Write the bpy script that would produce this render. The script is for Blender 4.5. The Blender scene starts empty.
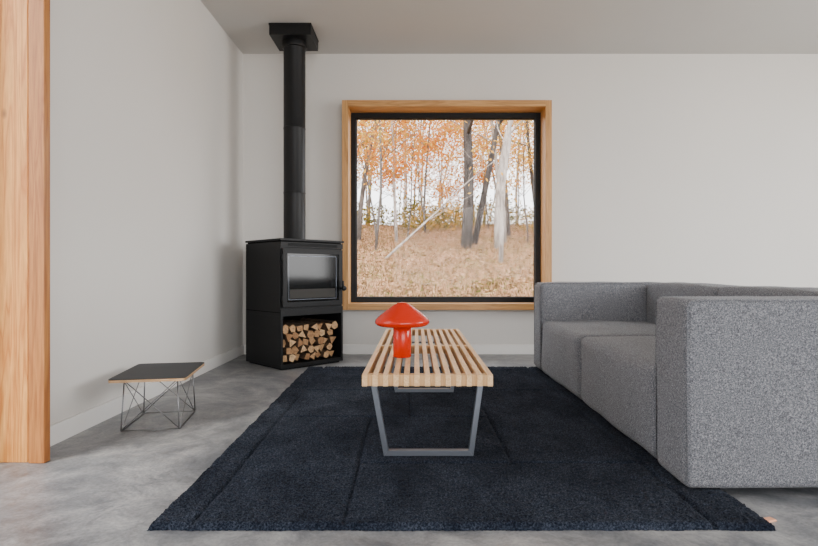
import bpy, math, random
from mathutils import Vector, Matrix, noise as mnoise
import numpy as np
R = random.Random(7)

# ---------------------------------------------------------------- materials
def mat(name, col=(.5,.5,.5), rough=.5, metal=0.0, spec=.5):
    m = bpy.data.materials.new(name); m.use_nodes = True
    b = m.node_tree.nodes['Principled BSDF']
    b.inputs['Base Color'].default_value = (*col, 1)
    b.inputs['Roughness'].default_value = rough
    b.inputs['Metallic'].default_value = metal
    b.inputs['Specular IOR Level'].default_value = spec
    return m
def N(m, t, **k):
    n = m.node_tree.nodes.new(t)
    for a, v in k.items(): setattr(n, a, v)
    return n
def L(m, a, b): m.node_tree.links.new(a, b)
def coords(m, scale=(1,1,1), rot=(0,0,0)):
    tc = N(m, 'ShaderNodeTexCoord'); mp = N(m, 'ShaderNodeMapping')
    mp.inputs['Scale'].default_value = scale; mp.inputs['Rotation'].default_value = rot
    L(m, tc.outputs['Object'], mp.inputs['Vector']); return mp.outputs['Vector']
def noise(m, vec, scale, detail=4, rough=.5, dist=0):
    n = N(m, 'ShaderNodeTexNoise'); n.inputs['Scale'].default_value = scale
    n.inputs['Detail'].default_value = detail; n.inputs['Roughness'].default_value = rough
    n.inputs['Distortion'].default_value = dist
    L(m, vec, n.inputs['Vector']); return n.outputs['Fac']
def ramp(m, fac, stops):
    r = N(m, 'ShaderNodeValToRGB'); e = r.color_ramp.elements
    while len(e) < len(stops): e.new(.5)
    for i, (p, c) in enumerate(stops):
        e[i].position = p; e[i].color = (*c, 1)
    L(m, fac, r.inputs['Fac']); return r.outputs['Color']
def mix(m, a, b, f, mode='MIX'):
    x = N(m, 'ShaderNodeMix', data_type='RGBA', blend_type=mode)
    if isinstance(f, (int, float)): x.inputs[0].default_value = f
    else: L(m, f, x.inputs[0])
    for i, v in ((6, a), (7, b)):
        if isinstance(v, tuple): x.inputs[i].default_value = (*v, 1)
        else: L(m, v, x.inputs[i])
    return x.outputs[2]
def P(m): return m.node_tree.nodes['Principled BSDF']
def setcol(m, c): L(m, c, P(m).inputs['Base Color'])
def bump(m, h, strength=.3, dist=.01):
    b = N(m, 'ShaderNodeBump'); b.inputs['Strength'].default_value = strength
    b.inputs['Distance'].default_value = dist
    L(m, h, b.inputs['Height']); L(m, b.outputs['Normal'], P(m).inputs['Normal'])

def wallmat(name, c):
    m = mat(name, c, .85, spec=.2)
    v = coords(m); n = noise(m, v, 1.3, 3)
    setcol(m, ramp(m, n, [(.3, tuple(x*.97 for x in c)), (.7, c)]))
    bump(m, noise(m, v, 120, 3), .04, .002); return m
M_wall = wallmat('wall_paint', (.70,.68,.65))
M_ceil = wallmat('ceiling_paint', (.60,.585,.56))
M_white = mat('white_trim_paint', (.84,.83,.81), .5)

M_floor = mat('polished_concrete', (.4,.4,.4), .42)
v = coords(M_floor)
n1 = noise(M_floor, v, 1.9, 9, .72, .8); n2 = noise(M_floor, v, 8, 9, .78, .6); n3 = noise(M_floor, v, 90, 3)
c1 = ramp(M_floor, n1, [(.36,(.125,.132,.146)), (.48,(.205,.21,.22)), (.62,(.33,.33,.333))])
c2 = ramp(M_floor, n2, [(.36,(.55,.57,.60)), (.50,(1,1,1)), (.64,(1.35,1.34,1.32))])
c3 = ramp(M_floor, n3, [(.35,(.86,.86,.86)), (.6,(1.06,1.06,1.06))])
setcol(M_floor, mix(M_floor, mix(M_floor, c1, c2, 1.0, 'MULTIPLY'), c3, 1.0, 'MULTIPLY'))
L(M_floor, ramp(M_floor, n2, [(.3,(.30,)*3), (.7,(.48,)*3)]), P(M_floor).inputs['Roughness'])
bump(M_floor, n2, .06, .004)

def woodmat(name, light, dark, along='Z', sc=1.0, rough=.45, knots=False):
    m = mat(name, light, rough)
    s = {'Z':(9,9,.55), 'Y':(9,.55,9), 'X':(.55,9,9)}[along]
    v = coords(m, tuple(x*sc for x in s))
    w = noise(m, v, 1.6, 3, .5, 1.2)
    mm = N(m, 'ShaderNodeMath', operation='MULTIPLY'); mm.inputs[1].default_value = 9
    L(m, w, mm.inputs[0])
    fr = N(m, 'ShaderNodeMath', operation='PINGPONG'); fr.inputs[1].default_value = 1
    L(m, mm.outputs[0], fr.inputs[0])
    fine = noise(m, v, 14, 4, .6)
    c = ramp(m, fr.outputs[0], [(0, light), (.65, tuple((a+b)/2 for a, b in zip(light, dark))), (1, dark)])
    c = mix(m, c, ramp(m, fine, [(.35,(.86,.84,.80)), (.65,(1.06,1.05,1.04))]), 1.0, 'MULTIPLY')
    if knots:
        tc = coords(m, (3.2, 3.2, 1.9))
        vo = N(m, 'ShaderNodeTexVoronoi'); vo.inputs['Scale'].default_value = 2.1
        L(m, tc, vo.inputs['Vector'])
        kf = ramp(m, vo.outputs['Distance'], [(.03,(1,1,1)), (.10,(.0,.0,.0))])
        c = mix(m, c, (.30,.12,.035), kf)
    setcol(m, c); bump(m, fine, .06, .002); return m
M_pine  = woodmat('pine_wood', (.74,.36,.10), (.52,.185,.035), 'Z', 1.5, .45, True)
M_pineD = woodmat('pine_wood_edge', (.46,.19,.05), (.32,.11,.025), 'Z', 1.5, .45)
M_pineX = woodmat('pine_wood_horizontal', (.60,.325,.12), (.42,.20,.06), 'X', 1)
M_pineZ = woodmat('pine_wood_vertical', (.60,.325,.12), (.42,.20,.06), 'Z', 1)
M_ash   = woodmat('pale_maple_wood', (.84,.58,.33), (.72,.44,.21), 'Y', 2.0, .4)
M_ashe  = woodmat('maple_end_wood', (.62,.37,.17), (.52,.28,.11), 'Z', 3.0, .5)
M_ply   = woodmat('plywood_edge', (.62,.42,.24), (.42,.25,.12), 'X', 4)

M_blk = mat('black_window_metal', (.004,.004,.0045), .45, spec=.25)
M_stove = mat('black_stove_steel', (.006,.0065,.0075), .5, spec=.28)
bump(M_stove, noise(M_stove, coords(M_stove), 400, 2), .05, .001)
M_stovein = mat('stove_niche_dark', (.003,.003,.003), .8, spec=.1)
M_firebrick = mat('stove_firebrick', (.035,.033,.03), .8)
M_sglass = mat('stove_glass_dark', (.006,.0065,.007), .1, spec=.25)
M_pipe = mat('flue_black', (.005,.0055,.0065), .45, spec=.3)
M_leg = mat('bench_leg_steel', (.14,.155,.185), .35, .6)
M_wire = mat('dark_chrome_wire', (.22,.22,.23), .3, .9)
M_top = mat('black_laminate', (.012,.014,.018), .5, spec=.25)
M_red = mat('red_enamel', (.56,.016,.0), .22, spec=.3)
P(M_red).inputs['Coat Weight'].default_value = .15
M_peach = mat('peach_label', (.85,.42,.26), .6)
M_bark = mat('bark', (.12,.08,.05), .9)
v = coords(M_bark); setcol(M_bark, ramp(M_bark, noise(M_bark, v, 30, 5), [(.3,(.03,.018,.012)), (.7,(.15,.09,.05))]))
M_logend = mat('split_wood', (.6,.42,.25), .8)
g = N(M_logend, 'ShaderNodeNewGeometry')
rc = ramp(M_logend, g.outputs['Random Per Island'], [(0,(.30,.145,.06)), (.5,(.52,.31,.15)), (1,(.72,.50,.28))])
setcol(M_logend, mix(M_logend, rc, ramp(M_logend, noise(M_logend, coords(M_logend), 60, 5), [(.3,(.6,.55,.5)), (.6,(1.05,1.05,1.05))]), 1, 'MULTIPLY'))

M_fab = mat('heather_grey_fabric', (.3,.3,.3), .95, spec=.1)
v = coords(M_fab)
a = noise(M_fab, v, 230, 4, .8, .5)
b_ = noise(M_fab, v, 520, 2, .6)
ca = ramp(M_fab, a, [(.37,(.062,.065,.077)), (.50,(.155,.16,.178)), (.64,(.36,.365,.385))])
cb = ramp(M_fab, b_, [(.35,(.78,.78,.79)), (.65,(1.18,1.18,1.18))])
setcol(M_fab, mix(M_fab, ca, cb, 1.0, 'MULTIPLY'))
bump(M_fab, a, .25, .003)
P(M_fab).inputs['Sheen Weight'].default_value = .1

M_rug = mat('navy_wool', (.02,.03,.05), 1.0, spec=.02)
v = coords(M_rug)
r1 = noise(M_rug, v, 170, 3, .7); r2 = noise(M_rug, coords(M_rug, (1,.6,1)), 5, 7, .72, .5)
ca = ramp(M_rug, r1, [(.33,(.0050,.0068,.0118)), (.5,(.0160,.0208,.0330)), (.68,(.050,.061,.088))])
cb = ramp(M_rug, r2, [(.34,(.52,.53,.57)), (.66,(1.55,1.52,1.45))])
setcol(M_rug, mix(M_rug, ca, cb, 1.0, 'MULTIPLY'))
P(M_rug).inputs['Sheen Weight'].default_value = .03
bump(M_rug, r1, .4, .005)

M_glass = bpy.data.materials.new('window_glass'); M_glass.use_nodes = True
nt = M_glass.node_tree; nt.nodes.clear()
o = nt.nodes.new('ShaderNodeOutputMaterial'); mx = nt.nodes.new('ShaderNodeMixShader')
t = nt.nodes.new('ShaderNodeBsdfTransparent'); gl = nt.nodes.new('ShaderNodeBsdfGlossy')
gl.inputs['Roughness'].default_value = .02; mx.inputs[0].default_value = .004
nt.links.new(t.outputs[0], mx.inputs[1]); nt.links.new(gl.outputs[0], mx.inputs[2]); nt.links.new(mx.outputs[0], o.inputs[0])

def leafmat(name, stops):
    m = mat(name, stops[0][1], .8, spec=.1)
    g = N(m, 'ShaderNodeNewGeometry')
    c = ramp(m, g.outputs['Random Per Island'], stops); setcol(m, c)
    tr = N(m, 'ShaderNodeBsdfTranslucent'); L(m, c, tr.inputs['Color'])
    ms = N(m, 'ShaderNodeMixShader'); ms.inputs[0].default_value = .5
    L(m, P(m).outputs[0], ms.inputs[1]); L(m, tr.outputs[0], ms.inputs[2])
    L(m, ms.outputs[0], m.node_tree.nodes['Material Output'].inputs['Surface']); return m
M_leafO = leafmat('orange_leaves', [(0,(.55,.14,.015)), (.3,(.70,.27,.045)), (.7,(.78,.40,.10)), (1,(.42,.32,.06))])
M_leafY = leafmat('yellow_leaves', [(0,(.70,.36,.05)), (.5,(.80,.48,.12)), (1,(.45,.38,.08))])
M_leafG = leafmat('olive_leaves', [(0,(.08,.09,.018)), (.5,(.19,.17,.035)), (1,(.40,.27,.08))])
M_grass = leafmat('dry_grass', [(0,(.13,.09,.045)), (.4,(.42,.25,.13)), (.8,(.74,.47,.30)), (1,(.15,.17,.05))])
def trunkmat(name, lo, hi):
    m = mat(name, hi, .9, spec=.1)
    setcol(m, ramp(m, noise(m, coords(m, (3,3,1)), 3, 5, .7), [(.35, lo), (.62, hi)])); return m
M_trG = trunkmat('grey_bark', (.04,.036,.034), (.12,.105,.098))
M_trF = trunkmat('light_grey_bark', (.08,.07,.065), (.20,.18,.165))
M_trW = trunkmat('pale_bark', (.22,.19,.17), (.55,.50,.46))
M_ground = mat('leaf_litter', (.5,.4,.3), .95, spec=.05)
v = coords(M_ground)
ca = ramp(M_ground, noise(M_ground, v, 5, 9, .8), [(.38,(.075,.045,.025)), (.5,(.32,.185,.105)), (.62,(.72,.48,.33))])
cb = ramp(M_ground, noise(M_ground, v, .55, 4, .6), [(.42,(1,1,1)), (.62,(.58,.72,.36))])
setcol(M_ground, mix(M_ground, ca, cb, 1, 'MULTIPLY'))

# ---------------------------------------------------------------- mesh builder
class MB:
    def __init__(s): s.v=[]; s.f=[]; s.m=[]; s.sm=[]; s.mats=[]
    def mi(s, m):
        if m not in s.mats: s.mats.append(m)
        return s.mats.index(m)
    def add(s, vs, fs, m, smooth=False, M=None):
        o = len(s.v); k = s.mi(m)
        for p in vs:
            p = Vector(p)
            if M is not None: p = M @ p
            s.v.append(tuple(p))
        for f in fs:
            s.f.append(tuple(i+o for i in f)); s.m.append(k); s.sm.append(smooth)
    def box(s, a, b, m, M=None):
        x0,y0,z0 = a; x1,y1,z1 = b
        vs = [(x0,y0,z0),(x1,y0,z0),(x1,y1,z0),(x0,y1,z0),(x0,y0,z1),(x1,y0,z1),(x1,y1,z1),(x0,y1,z1)]
        s.add(vs, [(0,3,2,1),(4,5,6,7),(0,1,5,4),(1,2,6,5),(2,3,7,6),(3,0,4,7)], m, False, M)
    def lathe(s, prof, m, n=48, M=None, smooth=True):
        vs=[]; fs=[]
        for r,z in prof:
            for i in range(n):
                t=2*math.pi*i/n; vs.append((r*math.cos(t), r*math.sin(t), z))
        for j in range(len(prof)-1):
            for i in range(n):
                k=(i+1)%n; fs.append((j*n+i, j*n+k, (j+1)*n+k, (j+1)*n+i))
        if prof[0][0] > 1e-5: fs.append(tuple(range(n))[::-1])
        if prof[-1][0] > 1e-5: fs.append(tuple((len(prof)-1)*n+i for i in range(n)))
        s.add(vs, fs, m, smooth, M)
    def tube(s, pts, rad, m, n=8, M=None, closed=False):
        pts=[Vector(p) for p in pts]
        if not isinstance(rad,(list,tuple)): rad=[rad]*len(pts)
        vs=[]; fs=[]; K=len(pts)
        for j,p in enumerate(pts):
            if closed: d=(pts[(j+1)%K]-pts[j-1]).normalized()
            else: d=(pts[min(j+1,K-1)]-pts[max(j-1,0)]).normalized()
            up=Vector((0,0,1)) if abs(d.z)<.9 else Vector((0,1,0))
            u=d.cross(up).normalized(); w=d.cross(u).normalized()
            for i in range(n):
                t=2*math.pi*i/n; vs.append(p+(u*math.cos(t)+w*math.sin(t))*rad[j])
        for j in range(K if closed else K-1):
            jj=(j+1)%K
            for i in range(n):
                k=(i+1)%n; fs.append((j*n+i, jj*n+i, jj*n+k, j*n+k))
        if not closed:
            fs.append(tuple(range(n))); fs.append(tuple((K-1)*n+i for i in range(n))[::-1])
        s.add(vs, fs, m, True, M)
    def rbox(s, a, b, r, m, n=14, bulge=(0,0,0), wob=0, M=None, seed=0):
        a=Vector(a); b=Vector(b); c=(a+b)/2; h=(b-a)/2
        def samp(hh):
            e=[i/4*r for i in range(5)]
            L_=[-hh+x for x in e]; q=[-hh+r+(2*hh-2*r)*i/n for i in range(1,n)]
            return L_+q+[hh-x for x in e[::-1]]
        S=[samp(h[i]) for i in range(3)]
        for ax in range(3):
            for sg in (-1,1):
                u,w=(ax+1)%3,(ax+2)%3
                vs=[]; A=S[u]; B=S[w]
                for p in A:
                    for q in B:
                        x=[0,0,0]; x[ax]=sg*h[ax]; x[u]=p; x[w]=q
                        X=Vector(x)
                        I=Vector([max(-h[i]+r,min(h[i]-r,X[i])) for i in range(3)])
                        d=X-I; X=I+d.normalized()*r
                        for i in range(3):
                            j,k=(i+1)%3,(i+2)%3
                            f=max(0,(1-(X[j]/h[j])**2))*max(0,(1-(X[k]/h[k])**2))
                            X[i]+=bulge[i]*f*(X[i]/h[i])
                        X+=c
                        if wob:
                            X+=Vector(mnoise.noise_vector(X*4.5+Vector((seed,seed,0))))*wob
                        vs.append(X)
                fs=[]; nb=len(B)
                for i in range(len(A)-1):
                    for j in range(nb-1):
                        q=(i*nb+j,(i+1)*nb+j,(i+1)*nb+j+1,i*nb+j+1)
                        fs.append(q if sg>0 else q[::-1])
                s.add(vs,fs,m,True,M)
    def obj(s, name, loc=(0,0,0), rz=0, bevel=0, parent=None, merge=False):
        me=bpy.data.meshes.new(name)
        me.from_pydata([tuple(x) for x in s.v],[],s.f)
        for m in s.mats: me.materials.append(m)
        me.polygons.foreach_set('material_index', s.m)
        me.polygons.foreach_set('use_smooth', s.sm)
        me.update()
        if merge:
            import bmesh
            bm=bmesh.new(); bm.from_mesh(me); bmesh.ops.remove_doubles(bm, verts=bm.verts, dist=1e-5); bm.to_mesh(me); bm.free()
        ob=bpy.data.objects.new(name, me); bpy.context.collection.objects.link(ob)
        ob.location=loc; ob.rotation_euler=(0,0,rz)
        if bevel:
            bv=ob.modifiers.new('Bevel','BEVEL'); bv.width=bevel; bv.segments=2; bv.limit_method='ANGLE'; bv.angle_limit=math.radians(40)
        if parent: ob.parent=parent
        return ob

# ---------------------------------------------------------------- room shell
XL,XR,YB,YF,H=-1.54,5.2,4.85,-3.6,2.67
T=.2
b=MB(); b.box((XL-T,YF-T,-.1),(XR+T,YB+T,0),M_floor); b.obj('floor')
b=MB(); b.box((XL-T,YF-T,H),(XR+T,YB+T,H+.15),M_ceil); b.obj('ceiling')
WX0,WX1,WZ0,WZ1=-.641,1.177,.401,2.219
b=MB()
b.box((XL-T,YB,0),(WX0,YB+T,H),M_wall); b.box((WX1,YB,0),(XR+T,YB+T,H),M_wall)
b.box((WX0,YB,0),(WX1,YB+T,WZ0),M_wall); b.box((WX0,YB,WZ1),(WX1,YB+T,H),M_wall)
b.obj('wall_back', merge=True)
DY0,DY1,DH=.95,2.113,2.32
b=MB()
b.box((XL-T,DY1,0),(XL,YB,H),M_wall); b.box((XL-T,YF,0),(XL,DY0,H),M_wall); b.box((XL-T,DY0,DH),(XL,DY1,H),M_wall)
b.obj('wall_left', merge=True)
b=MB()
b.box((XR,YF,0),(XR+T,0.2,H),M_wall); b.box((XR,3.4,0),(XR+T,YB,H),M_wall)
b.box((XR,0.2,0),(XR+T,3.4,.5),M_wall); b.box((XR,0.2,2.35),(XR+T,3.4,H),M_wall)
b.obj('wall_right', merge=True)
b=MB()
b.box((XL-T,YF-T,0),(-.6,YF,H),M_wall); b.box((4.4,YF-T,0),(XR+T,YF,H),M_wall)
b.box((-.6,YF-T,0),(4.4,YF,.3),M_wall); b.box((-.6,YF-T,2.4),(4.4,YF,H),M_wall)
b.obj('wall_front', merge=True)
b=MB(); b.box((XL,YB-.014,0),(XR,YB,.085),M_white); b.obj('baseboard_back', bevel=.002)
b=MB(); b.box((XL,DY1,0),(XL+.014,YB-.014,.085),M_white); b.obj('baseboard_left', bevel=.002)

def frame(mb,x0,x1,z0,z1,y0,y1,t,m,mh=None):
    mh=mh or m
    mb.box((x0,y0,z0),(x0+t,y1,z1),m); mb.box((x1-t,y0,z0),(x1,y1,z1),m)
    mb.box((x0+t,y0,z0),(x1-t,y1,z0+t),mh); mb.box((x0+t,y0,z1-t),(x1-t,y1,z1),mh)
b=MB()
frame(b,WX0,WX1,WZ0,WZ1,YB-.13,YB+T,.055,M_pineZ,M_pineX)
t=.055
frame(b,WX0+t,WX1-t,WZ0+t,WZ1-t,YB+.06,YB+.13,.046,M_blk)
frame(b,WX0+t+.046,WX1-t-.046,WZ0+t+.046,WZ1-t-.046,YB+.08,YB+.12,.006,M_blk)
b.box((WX0+t+.05,YB+.098,WZ0+t+.05),(WX1-t-.05,YB+.102,WZ1-t-.05),M_glass)
b.obj('window_1', bevel=.0025)
b=MB(); frame(b,-.6,4.4,.3,2.4,YF-.14,YF-.02,.05,M_blk)
b.box((1.87,YF-.12,.35),(1.93,YF-.05,2.35),M_blk); b.obj('added_window_rear')  # unseen window behind the camera, added as a setting for the rear fill
b=MB(); M90=Matrix.Rotation(math.pi/2,4,'Z')
frame(b,0.2,3.4,.5,2.35,-XR-.14,-XR-.02,.05,M_blk); b.v=[tuple(M90@Vector(p)) for p in b.v]; b.obj('added_window_right')  # unseen right-wall window, added to go with the side fill lamp
b=MB()
b.box((XL-T,DY1-.026,0),(-1.486,DY1,DH),M_pine)
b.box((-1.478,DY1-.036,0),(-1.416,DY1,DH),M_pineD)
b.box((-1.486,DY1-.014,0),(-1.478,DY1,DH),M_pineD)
b.box((XL-T,DY0,0),(-1.47,DY0+.03,DH),M_pine)
b.box((XL-T,DY0+.03,DH-.03),(-1.47,DY1-.036,DH),M_pineX)
b.obj('trim_1', bevel=.003)
b=MB()
frame(b,DY0+.03,DY1-.036,0,DH-.03,1.64,1.70,.07,M_blk); b.box((DY0+.1,1.665,.07),(DY1-.1,1.670,DH-.1),M_glass)
b.v=[tuple(M90@Vector(p)) for p in b.v]; b.obj('door_1')

# ---------------------------------------------------------------- rug
def rug():
    cs=[(-.755,1.537),(1.013,1.537),(1.013,4.11),(-.815,4.11)]
    nx,ny=330,480; th=.019
    u=np.linspace(0,1,nx); w=np.linspace(0,1,ny); U,W=np.meshgrid(u,w)
    x=(1-W)*((1-U)*cs[0][0]+U*cs[1][0])+W*((1-U)*cs[3][0]+U*cs[2][0])
    y=(1-W)*((1-U)*cs[0][1]+U*cs[1][1])+W*((1-U)*cs[3][1]+U*cs[2][1])
    rs=np.random.RandomState(3)
    ed=np.minimum(np.minimum(U*1.77,(1-U)*1.77),np.minimum(W*2.57,(1-W)*2.57))
    z=th*np.clip(ed/.012,0,1)**.5
    tu=rs.rand(ny,nx); z=z+(tu-.5)*.0065*np.clip(ed/.01,0,1)
    X=U*1.77; Y=W*2.57
    def groove(mask_d): return -.0105*np.exp(-(mask_d/.0085)**2)
    for gx,ya,yb in ((.12,0,2.57),(.55,0,1.15),(.74,1.15,2.57),(1.12,.50,2.57),(1.60,0,2.57)):
        z+=groove(np.abs(X-gx))*((Y>ya)&(Y<yb))
    for gy,xa,xb in ((.50,.55,1.60),(1.15,.12,1.12),(1.75,.12,1.6),(2.42,0,1.77)):
        z+=groove(np.abs(Y-gy))*((X>xa)&(X<xb))
    jx=(rs.rand(ny,nx)-.5)*.004; jy=(rs.rand(ny,nx)-.5)*.004
    e1=np.interp(Y,np.linspace(0,2.6,40),(rs.rand(40)-.5)*.008); e2=np.interp(X,np.linspace(0,1.8,30),(rs.rand(30)-.5)*.008)
    x=x+jx+e1*(U-.5)*2; y=y+jy+e2*(W-.5)*2; z=np.maximum(z,.001)
    v=np.stack([x,y,z],-1).reshape(-1,3)
    idx=np.arange(nx*ny).reshape(ny,nx)
    f=np.stack([idx[:-1,:-1],idx[:-1,1:],idx[1:,1:],idx[1:,:-1]],-1).reshape(-1,4)
    me=bpy.data.meshes.new('rug')
    me.vertices.add(len(v)); me.vertices.foreach_set('co',v.ravel())
    me.loops.add(f.size); me.loops.foreach_set('vertex_index',f.ravel().astype(np.int32))
    me.polygons.add(len(f)); me.polygons.foreach_set('loop_start',np.arange(0,f.size,4,dtype=np.int32))
    me.polygons.foreach_set('loop_total',np.full(len(f),4,dtype=np.int32))
    me.update(calc_edges=True); me.validate()
    me.materials.append(M_rug)
    ob=bpy.data.objects.new('rug',me); bpy.context.collection.objects.link(ob)
rug()
b=MB(); b.rbox((-.018,-.012,0),(.018,.012,.006),.0028,M_peach,3); b.obj('rug_label',(1.035,1.60,0.0),.3)

# ---------------------------------------------------------------- sofa
b=MB(); z0=.025; zt=.652
SX0,SX1=.880,1.86; A0,A1=1.772,2.01; F0,F1=3.85,4.08; MID=2.95
b.rbox((SX0,A0,z0-.002),(SX1,A1,.640),.024,M_fab,14,(.004,.006,.004),.004)
b.rbox((SX0,F0,z0),(SX1,F1,zt),.034,M_fab,14,(.004,.008,.008),.005,seed=3)
b.rbox((1.62,A1+.001,z0),(SX1,MID-.001,zt),.034,M_fab,14,(.012,.0,.008),.006,seed=5)
b.rbox((1.62,MID+.001,z0),(SX1,F0-.001,zt),.034,M_fab,14,(.012,.0,.008),.006,seed=6)
b.rbox((SX0+.002,A1+.002,z0),(1.63,MID-.002,.385),.042,M_fab,18,(.012,0,.020),.008,seed=11)
b.rbox((SX0+.002,MID+.002,z0),(1.63,F0-.002,.385),.042,M_fab,18,(.012,0,.020),.008,seed=12)
for y,zt_ in ((A0+.004,.640),(A1-.004,.640),(F0+.006,zt),(F1-.006,zt)):
    x0=SX0+.004; r=.026
    b.tube([(x0,y,z0+.02),(x0,y,zt_-r),(x0+.3*r,y,zt_-.3*r),(x0+r,y,zt_-.002),(SX1-r,y,zt_-.001)],.003,M_fab,6)
for x,y in ((1.10,1.90),(1.80,1.90),(1.10,2.95),(1.80,2.95),(1.10,4.0),(1.80,4.0)):
    b.box((x-.03,y-.03,0),(x+.03,y+.03,z0+.01),M_blk)
b.obj('sectional_sofa')

# ---------------------------------------------------------------- slatted bench
b=MB(); bx0,bx1,by0,by1,bz=-.194,.276,1.953,3.54,.362
ns=13; sw=.0195; gap=((bx1-bx0)-ns*sw)/(ns-1)
for i in range(ns):
    x=bx0+i*(sw+gap); b.box((x,by0,bz-.042),(x+sw,by1,bz),M_ash)
    if i<ns-1:
        for ya,yb in ((by0+.001,by0+.035),(by1-.035,by1-.001),((by0+by1)/2-.02,(by0+by1)/2+.02)):
            b.box((x+sw,ya,bz-.041),(x+sw+gap,yb,bz-.001),M_ashe)
for yy in (2.11,3.22):
    b.box((bx0+.02,yy-.02,bz-.05),(bx1-.02,yy+.02,bz-.042),M_leg)
    o_=[(-.178,bz-.045),(-.124,.022),(.221,.022),(.262,bz-.045)]
    tk=.021
    i_=[(-.178+tk*1.05,bz-.045),(-.124+tk*.85,.022+tk),(.221-tk*.85,.022+tk),(.262-tk*1.05,bz-.045)]
    for k in range(3):
        q=[o_[k],o_[k+1],i_[k+1],i_[k]]
        vs=[(x,yy-.013,z) for x,z in q]+[(x,yy+.013,z) for x,z in q]
        b.add(vs,[(0,1,2,3),(7,6,5,4),(0,4,5,1),(1,5,6,2),(2,6,7,3),(3,7,4,0)],M_leg)
b.obj('slatted_bench_table', bevel=.0015)

# ---------------------------------------------------------------- lamp
b=MB(); r=.039
b.lathe([(0,0),(r-.003,0),(r,.003),(r,.150),(r-.003,.152),(0,.152)],M_red,48)
cap=[(0,.132),(.06,.131),(.098,.134),(.109,.138),(.1165,.145),(.118,.153),(.115,.162),(.106,.172),(.092,.184),(.074,.198),(.054,.213),(.036,.226),(.022,.2335),(.010,.2365),(0,.237)]
b.lathe(cap,M_red,64)
b.obj('mushroom_table_lamp',(-.060,2.365,bz+.0005))

# ---------------------------------------------------------------- small wire side table
b=MB(); hw,hd,tz=.165,.22,.25
def rrect(hw,hd,r,z,n=6):
    out=[]
    for cx,cy,a0 in ((hw-r,hd-r,0),(-hw+r,hd-r,90),(-hw+r,-hd+r,180),(hw-r,-hd+r,270)):
        for i in range(n+1):
            t=math.radians(a0+90*i/n); out.append((cx+r*math.cos(t),cy+r*math.sin(t),z))
    return out
def slab(za,zb,m,ins=0):
    A=rrect(hw-ins,hd-ins,.022,za); B=rrect(hw-ins,hd-ins,.022,zb); n=len(A)
    b.add(A+B,[tuple(range(n))[::-1],tuple(range(n,2*n))]+[(i,(i+1)%n,n+(i+1)%n,n+i) for i in range(n)],m)
slab(tz-.015,tz-.003,M_ply); slab(tz-.003,tz,M_top,.0005)
wr=.0026
for sx in (-1,1):
    x=sx*.125
    b.tube([(sx*.115,-.15,tz-.019),(x,-.165,.008),(x,-.160,.004),(x,.160,.004),(x,.165,.008),(sx*.115,.15,tz-.019)],wr+.0006,M_wire,8)
    b.tube([(sx*.115,-.15,tz-.017),(sx*.115,.15,tz-.017)],wr,M_wire,8)
    b.tube([(sx*.12,-.145,tz-.019),(x,.155,.006)],wr*.8,M_wire,6)
    b.tube([(sx*.12,.145,tz-.019),(x,-.155,.006)],wr*.8,M_wire,6)
for sy in (-1,1):
    y=sy*.15
    b.tube([(-.115,y,tz-.017),(.115,y,tz-.017)],wr,M_wire,8)
    b.tube([(-.115,y,tz-.019),(.125,y*1.07,.006)],wr*.8,M_wire,6)
    b.tube([(.115,y,tz-.019),(-.125,y*1.07,.006)],wr*.8,M_wire,6)
    b.tube([(-.125,y*1.07,.005),(.125,y*1.07,.005)],wr,M_wire,6)
b.obj('wire_side_table',(-1.250,2.668,0.0),math.radians(10))

# ---------------------------------------------------------------- stove
w_,d_,hh=.57,.53,.98
th=math.radians(45)
C=Vector((-.996,4.02))
cx=C.x+math.cos(th)*w_/2-math.sin(th)*d_/2; cy=C.y+math.sin(th)*w_/2+math.cos(th)*d_/2
b=MB(); W=w_/2; D=d_/2
b.box((-W+.02,-D+.02,0),(W-.02,D-.02,.03),M_stovein)
b.box((-W,-D,.012),(W,D,.04),M_stove)
b.box((-W,-D,.04),(-W+.018,D,.40),M_stove); b.box((W-.018,-D,.04),(W,D,.40),M_stove)
b.box((-W+.018,D-.02,.04),(W-.018,D,.40),M_stovein)
b.box((-W+.018,-D+.16,.041),(W-.018,D-.02,.046),M_stovein)
b.box((-W,-D+.015,.40),(W,D,.955),M_stove)
b.box((-W,-D,.40),(W,-D+.015,.455),M_stove)
b.box((-W,-D,.915),(W,-D+.015,.955),M_stove)
b.box((-W-.006,-D-.008,.965),(W+.006,D,.98),M_stove)
b.box((-W+.01,-D+.008,.955),(W-.01,D-.01,.965),M_stovein)
for i in range(3): b.box((-W+.06,-D-.001,.925+i*.008),(W-.06,-D+.003,.929+i*.008),M_stovein)
def fr(x0,x1,z0,z1,y0,y1,t,m):
    frame(b,x0,x1,z0,z1,y0,y1,t,m)
fr(-W+.012,W-.012,.468,.905,-D-.012,-D+.014,.036,M_stove)
fr(-W+.048,W-.048,.504,.869,-D-.006,-D+.012,.014,M_sglass)
b.box((-W+.060,-D+.002,.516),(W-.060,-D+.006,.857),M_sglass)
b.box((-W+.075,-D+.0015,.53),(W-.075,-D+.0025,.60),M_firebrick)
fr(-W+.064,W-.064,.52,.853,-D-.0005,-D+.003,.004,M_leg)
Mh=Matrix.Translation((W-.028,-D-.012,.60))@Matrix.Rotation(math.pi/2,4,'X')
b.lathe([(0,0),(.008,0),(.008,.03),(.02,.032),(.022,.04),(.018,.05),(0,.052)],M_stove,20,Mh)
b.tube([(W-.028,-D-.04,.60),(W-.028,-D-.04,.66)],.008,M_stove,10)
b.box((-W-.001,-D+.01,.425),(-W+.001,D-.01,.431),M_stovein)
for z in (.53,.84): b.tube([(-W+.008,-D-.006,z-.02),(-W+.008,-D-.006,z+.02)],.006,M_stove,8)
b.obj('wood_stove',(cx,cy,0),th,bevel=.002)

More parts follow.
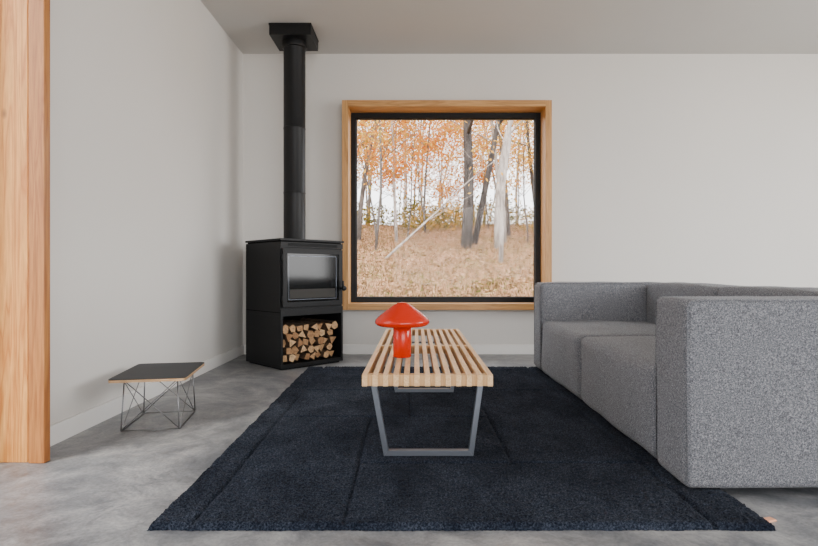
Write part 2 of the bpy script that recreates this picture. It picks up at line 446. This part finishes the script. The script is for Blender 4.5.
b=MB(); pr=.087
b.lathe([(0,hh),(.100,hh),(.100,hh+.010),(pr,hh+.013),(pr,1.36),(pr+.002,1.362),(pr+.002,1.372),(pr,1.374),(pr,1.88),(pr+.002,1.882),(pr+.002,1.892),(pr,1.894),(pr,2.53),(pr+.012,2.535),(pr+.012,2.59),(0,2.59)],M_pipe,48)
b.box((-.162,-.162,2.58),(.162,.162,H),M_pipe)
b.box((-.166,-.166,2.655),(.166,.166,H),M_pipe)
b.obj('stove_flue_pipe',(cx,cy,0),0,bevel=.002)

# firewood
b=MB(); rr=random.Random(11)
nz0=.047; hr=.0315
row=0; z=nz0+hr
while z+hr*.6<.365:
    xx=-W+.020+hr+(hr if row%2 else 0)
    while xx+hr*.8<W-.018:
        n=rr.choice([3,3,4,4,5,6]); a0=rr.random()*6.28; rad=hr*rr.uniform(.98,1.20) if n>3 else hr*1.3
        poly=[]
        for k in range(n):
            t=a0+2*math.pi*k/n+rr.uniform(-.25,.25); q=rad*rr.uniform(.82,1.05)
            poly.append((min(max(xx+q*math.cos(t),-W+.0195),W-.0195),min(max(z+q*math.sin(t),nz0),.390)))
        ya=-D+rr.uniform(.012,.07); yb=D-.03
        vs=[(p,ya,q) for p,q in poly]+[(p,yb,q) for p,q in poly]
        b.add(vs,[tuple(range(n))],M_logend)
        b.add(vs,[(i,n+i,n+(i+1)%n,(i+1)%n) for i in range(n)],M_bark)
        xx+=hr*2*rr.uniform(.97,1.08)
    z+=hr*1.76; row+=1
b.obj('firewood_stack',(cx,cy,0),th)

# ---------------------------------------------------------------- outdoors
def gz(x,y):
    z=-.14+max(0,min(y,26)-6.2)*.158+max(0,y-26)*.02
    return z+ (.10*mnoise.noise(Vector((x*.35,y*.35,0))) + .04*mnoise.noise(Vector((x*1.3,y*1.3,3))))*min(1,max(0,(y-6)/3))
b=MB(); vs=[];fs=[]; nx,ny=110,150
for j in range(ny):
    for i in range(nx):
        x=-35+75*i/(nx-1); y=-25+100*j/(ny-1); vs.append((x,y,gz(x,y)))
for j in range(ny-1):
    for i in range(nx-1): fs.append((j*nx+i,j*nx+i+1,(j+1)*nx+i+1,(j+1)*nx+i))
b.add(vs,fs,M_ground,True); b.obj('ground')

def leaves(mb,c,rad,n,size,m,rg):
    vs=[];fs=[]
    for k in range(n):
        while True:
            p=Vector((rg.uniform(-1,1),rg.uniform(-1,1),rg.uniform(-1,1)))
            if p.length<1: break
        p=Vector((p.x*rad[0],p.y*rad[1],p.z*rad[2]))+Vector(c)
        u=Vector((rg.gauss(0,1),rg.gauss(0,1),rg.gauss(0,1))).normalized(); w=u.orthogonal().normalized()
        s=size*rg.uniform(.6,1.3); o=len(vs)
        vs+= [p-u*s*.5,p+w*s*.32,p+u*s*.5,p-w*s*.32]; fs.append((o,o+1,o+2,o+3))
    mb.add(vs,fs,m)
def tree(x,y,h,r,m,lm,nl,seed,lean=(0,0),lsize=.11,low=2,name='tree',spread=1.0):
    rg=random.Random(seed); b=MB(); tips=[]
    def branch(p,d,length,rad,depth):
        n=8 if depth==0 else 5; pts=[p.copy()]; rs=[rad]
        q=p.copy(); dd=d.copy(); wob=.06 if depth==0 else .16
        for i in range(n):
            dd=(dd+Vector((rg.gauss(0,wob),rg.gauss(0,wob),rg.gauss(0,.03)+.03*depth))).normalized()
            q=q+dd*length/n; pts.append(q.copy()); rs.append(rad*(1-.7*(i+1)/n))
            if depth<3 and i>= (low if depth==0 else 1):
                for rep in range(2 if depth==0 else 1):
                    if rg.random()<(.8 if depth==0 else .6):
                        a=rg.uniform(0,6.28); side=Vector((math.cos(a),math.sin(a)*.8,rg.uniform(.0,.7))).normalized()
                        nd=(dd*.35+side).normalized()
                        branch(q.copy(),nd,length*rg.uniform(.28,.48)*spread,rs[-1]*.42,depth+1)
        b.tube(pts,rs,m,7 if depth==0 else 4)
        if depth>0: tips.extend(pts[2:])
    branch(Vector((0,0,0)),Vector((lean[0],lean[1],1)).normalized(),h,r,0)
    if tips and nl:
        acc=0; per=nl/len(tips)
        for tp in tips:
            acc+=per; k=int(acc); acc-=k
            if k: leaves(b,tp,(.55,.55,.30),k,lsize,lm,rg)
    b.obj(name,(x,y,gz(x,y)-.1))
O_,Y_=M_leafO,M_leafY
specs=[(1.42,15.5,9,.17,M_trG,O_,200,1,(-.01,0)),(1.70,16.2,10,.10,M_trG,O_,150,2,(.05,0)),
 (2.33,15.5,9,.11,M_trW,Y_,150,3,(.0,0)),(2.02,13.0,8,.06,M_trW,Y_,100,4,(.03,0)),(2.85,17.5,9,.07,M_trW,O_,250,5,(.03,0)),
 (-1.15,15.5,7,.045,M_trF,O_,900,6,(.06,0)),(-.62,17.5,8,.055,M_trW,Y_,1100,7,(-.02,0)),(-1.9,18,9,.09,M_trF,O_,1400,8,(.02,0)),
 (-.9,14.0,4.2,.035,M_trW,Y_,60,31,(.95,0)),
 (.35,21,9,.05,M_trF,Y_,900,9,(.02,0)),(3.4,20,10,.09,M_trF,O_,900,10,(.0,0)),(4.3,19,9,.08,M_trG,Y_,1000,11,(-.03,0)),
 (-2.9,16,9,.10,M_trG,O_,900,12,(0,0)),(-4.8,19,10,.13,M_trG,Y_,900,13,(0,0)),(6.0,18,9,.1,M_trW,O_,900,14,(0,0)),(7.8,21,10,.14,M_trG,Y_,900,15,(0,0)),
 (-7.5,18,10,.14,M_trG,O_,900,16,(0,0)),(10,19,10,.14,M_trW,O_,700,17,(0,0))]
for x,y,h,r,m,lm,nl,sd,ln in specs: tree(x,y,h,r,m,lm,nl,sd,ln)
rg=random.Random(77)
k=0
for x,y,h in ((-1.9,15,4.6),(-1.2,17,5.2),(-.3,18.5,4.4),(-2.6,20,5.6),(.4,21.5,4.8),(1.2,23,4.0),(3.6,17.5,4.4),(4.4,20,5.0),(3.0,22.5,4.4),(-.9,22,5.8),(5.6,17,4.8),(-4,16.5,4.5),(2.2,24.5,4.2),(7.2,19,4.5),(-6,20,5),(9,22,5),(-1.5,24,6.2),(.2,25,5.6),(4.6,24.5,5.6),(-3.2,23,6)):
    k+=1
    tree(x,y,h,.03,M_trF,(O_,Y_,O_)[k%3],2900,int(200+x*10+y),(rg.uniform(-.08,.08),0),.11,1,'tree',1.25)
rg=random.Random(50)
for k in range(26):
    y=rg.uniform(27,42); x=rg.uniform(-9,13)
    tree(x,y,rg.uniform(8,13),rg.uniform(.05,.13),rg.choice([M_trF,M_trF,M_trW]),rg.choice([O_,Y_]),rg.choice([900,1400,2000]),100+k,(rg.uniform(-.06,.06),0),.16)
b=MB()
for k in range(120):
    x=rg.uniform(-10,14); y=rg.uniform(21.5,27); z=gz(x,y); h=rg.uniform(.4,.95)
    leaves(b,(x,y,z+h*.7),(rg.uniform(.5,1.1),.5,h),150,.13,rg.choice([M_leafG,M_leafG,M_leafG,M_leafY]),rg)
b.obj('shrub_thicket')
b=MB(); vs=[];fs=[]
for k in range(34000):
    y=7+ (rg.random()**1.3)*19; x=rg.uniform(-.16*y-2.5,.25*y+2.5); z=gz(x,y)
    s=rg.uniform(.05,.18); dx=rg.uniform(-.08,.08); o=len(vs); wv=.012+.006*rg.random()
    if rg.random()<.55:
        a=rg.uniform(0,6.28); l=rg.uniform(.03,.075); c_,s_=math.cos(a)*l,math.sin(a)*l
        vs+=[(x-c_,y-s_,z+.02),(x+s_*.6,y-c_*.6,z+.06),(x+c_,y+s_,z+.04),(x-s_*.6,y+c_*.6,z+.01)]; fs.append((o,o+1,o+2,o+3))
    else:
        vs+=[(x-wv,y,z-.01),(x+wv,y,z-.01),(x+dx,y+rg.uniform(-.05,.05),z+s)]; fs.append((o,o+1,o+2))
b.add(vs,fs,M_grass); b.obj('meadow_grass')

# ---------------------------------------------------------------- light
wd=bpy.data.worlds.new('overcast_sky'); bpy.context.scene.world=wd; wd.use_nodes=True
bg=wd.node_tree.nodes['Background']; bg.inputs['Color'].default_value=(.95,.97,1,1); bg.inputs['Strength'].default_value=5.4
def area(name,loc,rot,sx,sy,e,col=(1,1,1)):
    l=bpy.data.lights.new(name,'AREA'); l.shape='RECTANGLE'; l.size=sx; l.size_y=sy; l.energy=e; l.color=col
    o=bpy.data.objects.new(name,l); o.location=loc; o.rotation_euler=rot; bpy.context.collection.objects.link(o)
area('rear_fill_light',(1.9,YF-.01,1.35),(math.radians(90),0,0),4.8,2.0,150,(1,.985,.965))  # added fill lamp behind the camera, set in the added rear window
area('right_fill_light',(XR-.01,1.8,1.45),(0,math.radians(90),0),1.75,3.1,165,(1,.985,.965))  # added side fill lamp, out of view at the added right-wall window
sl=bpy.data.lights.new('sun','SUN'); sl.energy=3.0; sl.angle=.2; sl.color=(1,.93,.82)
so=bpy.data.objects.new('sun',sl); so.rotation_euler=(math.radians(48),0,math.radians(-35)); bpy.context.collection.objects.link(so)

# ---------------------------------------------------------------- camera
cd=bpy.data.cameras.new('camera'); cd.sensor_width=36; cd.lens=24; cd.shift_x=-7/818; cd.shift_y=-1/818
co=bpy.data.objects.new('camera',cd); co.location=(0,0,.73); co.rotation_euler=(math.radians(90),0,0)
bpy.context.collection.objects.link(co); bpy.context.scene.camera=co
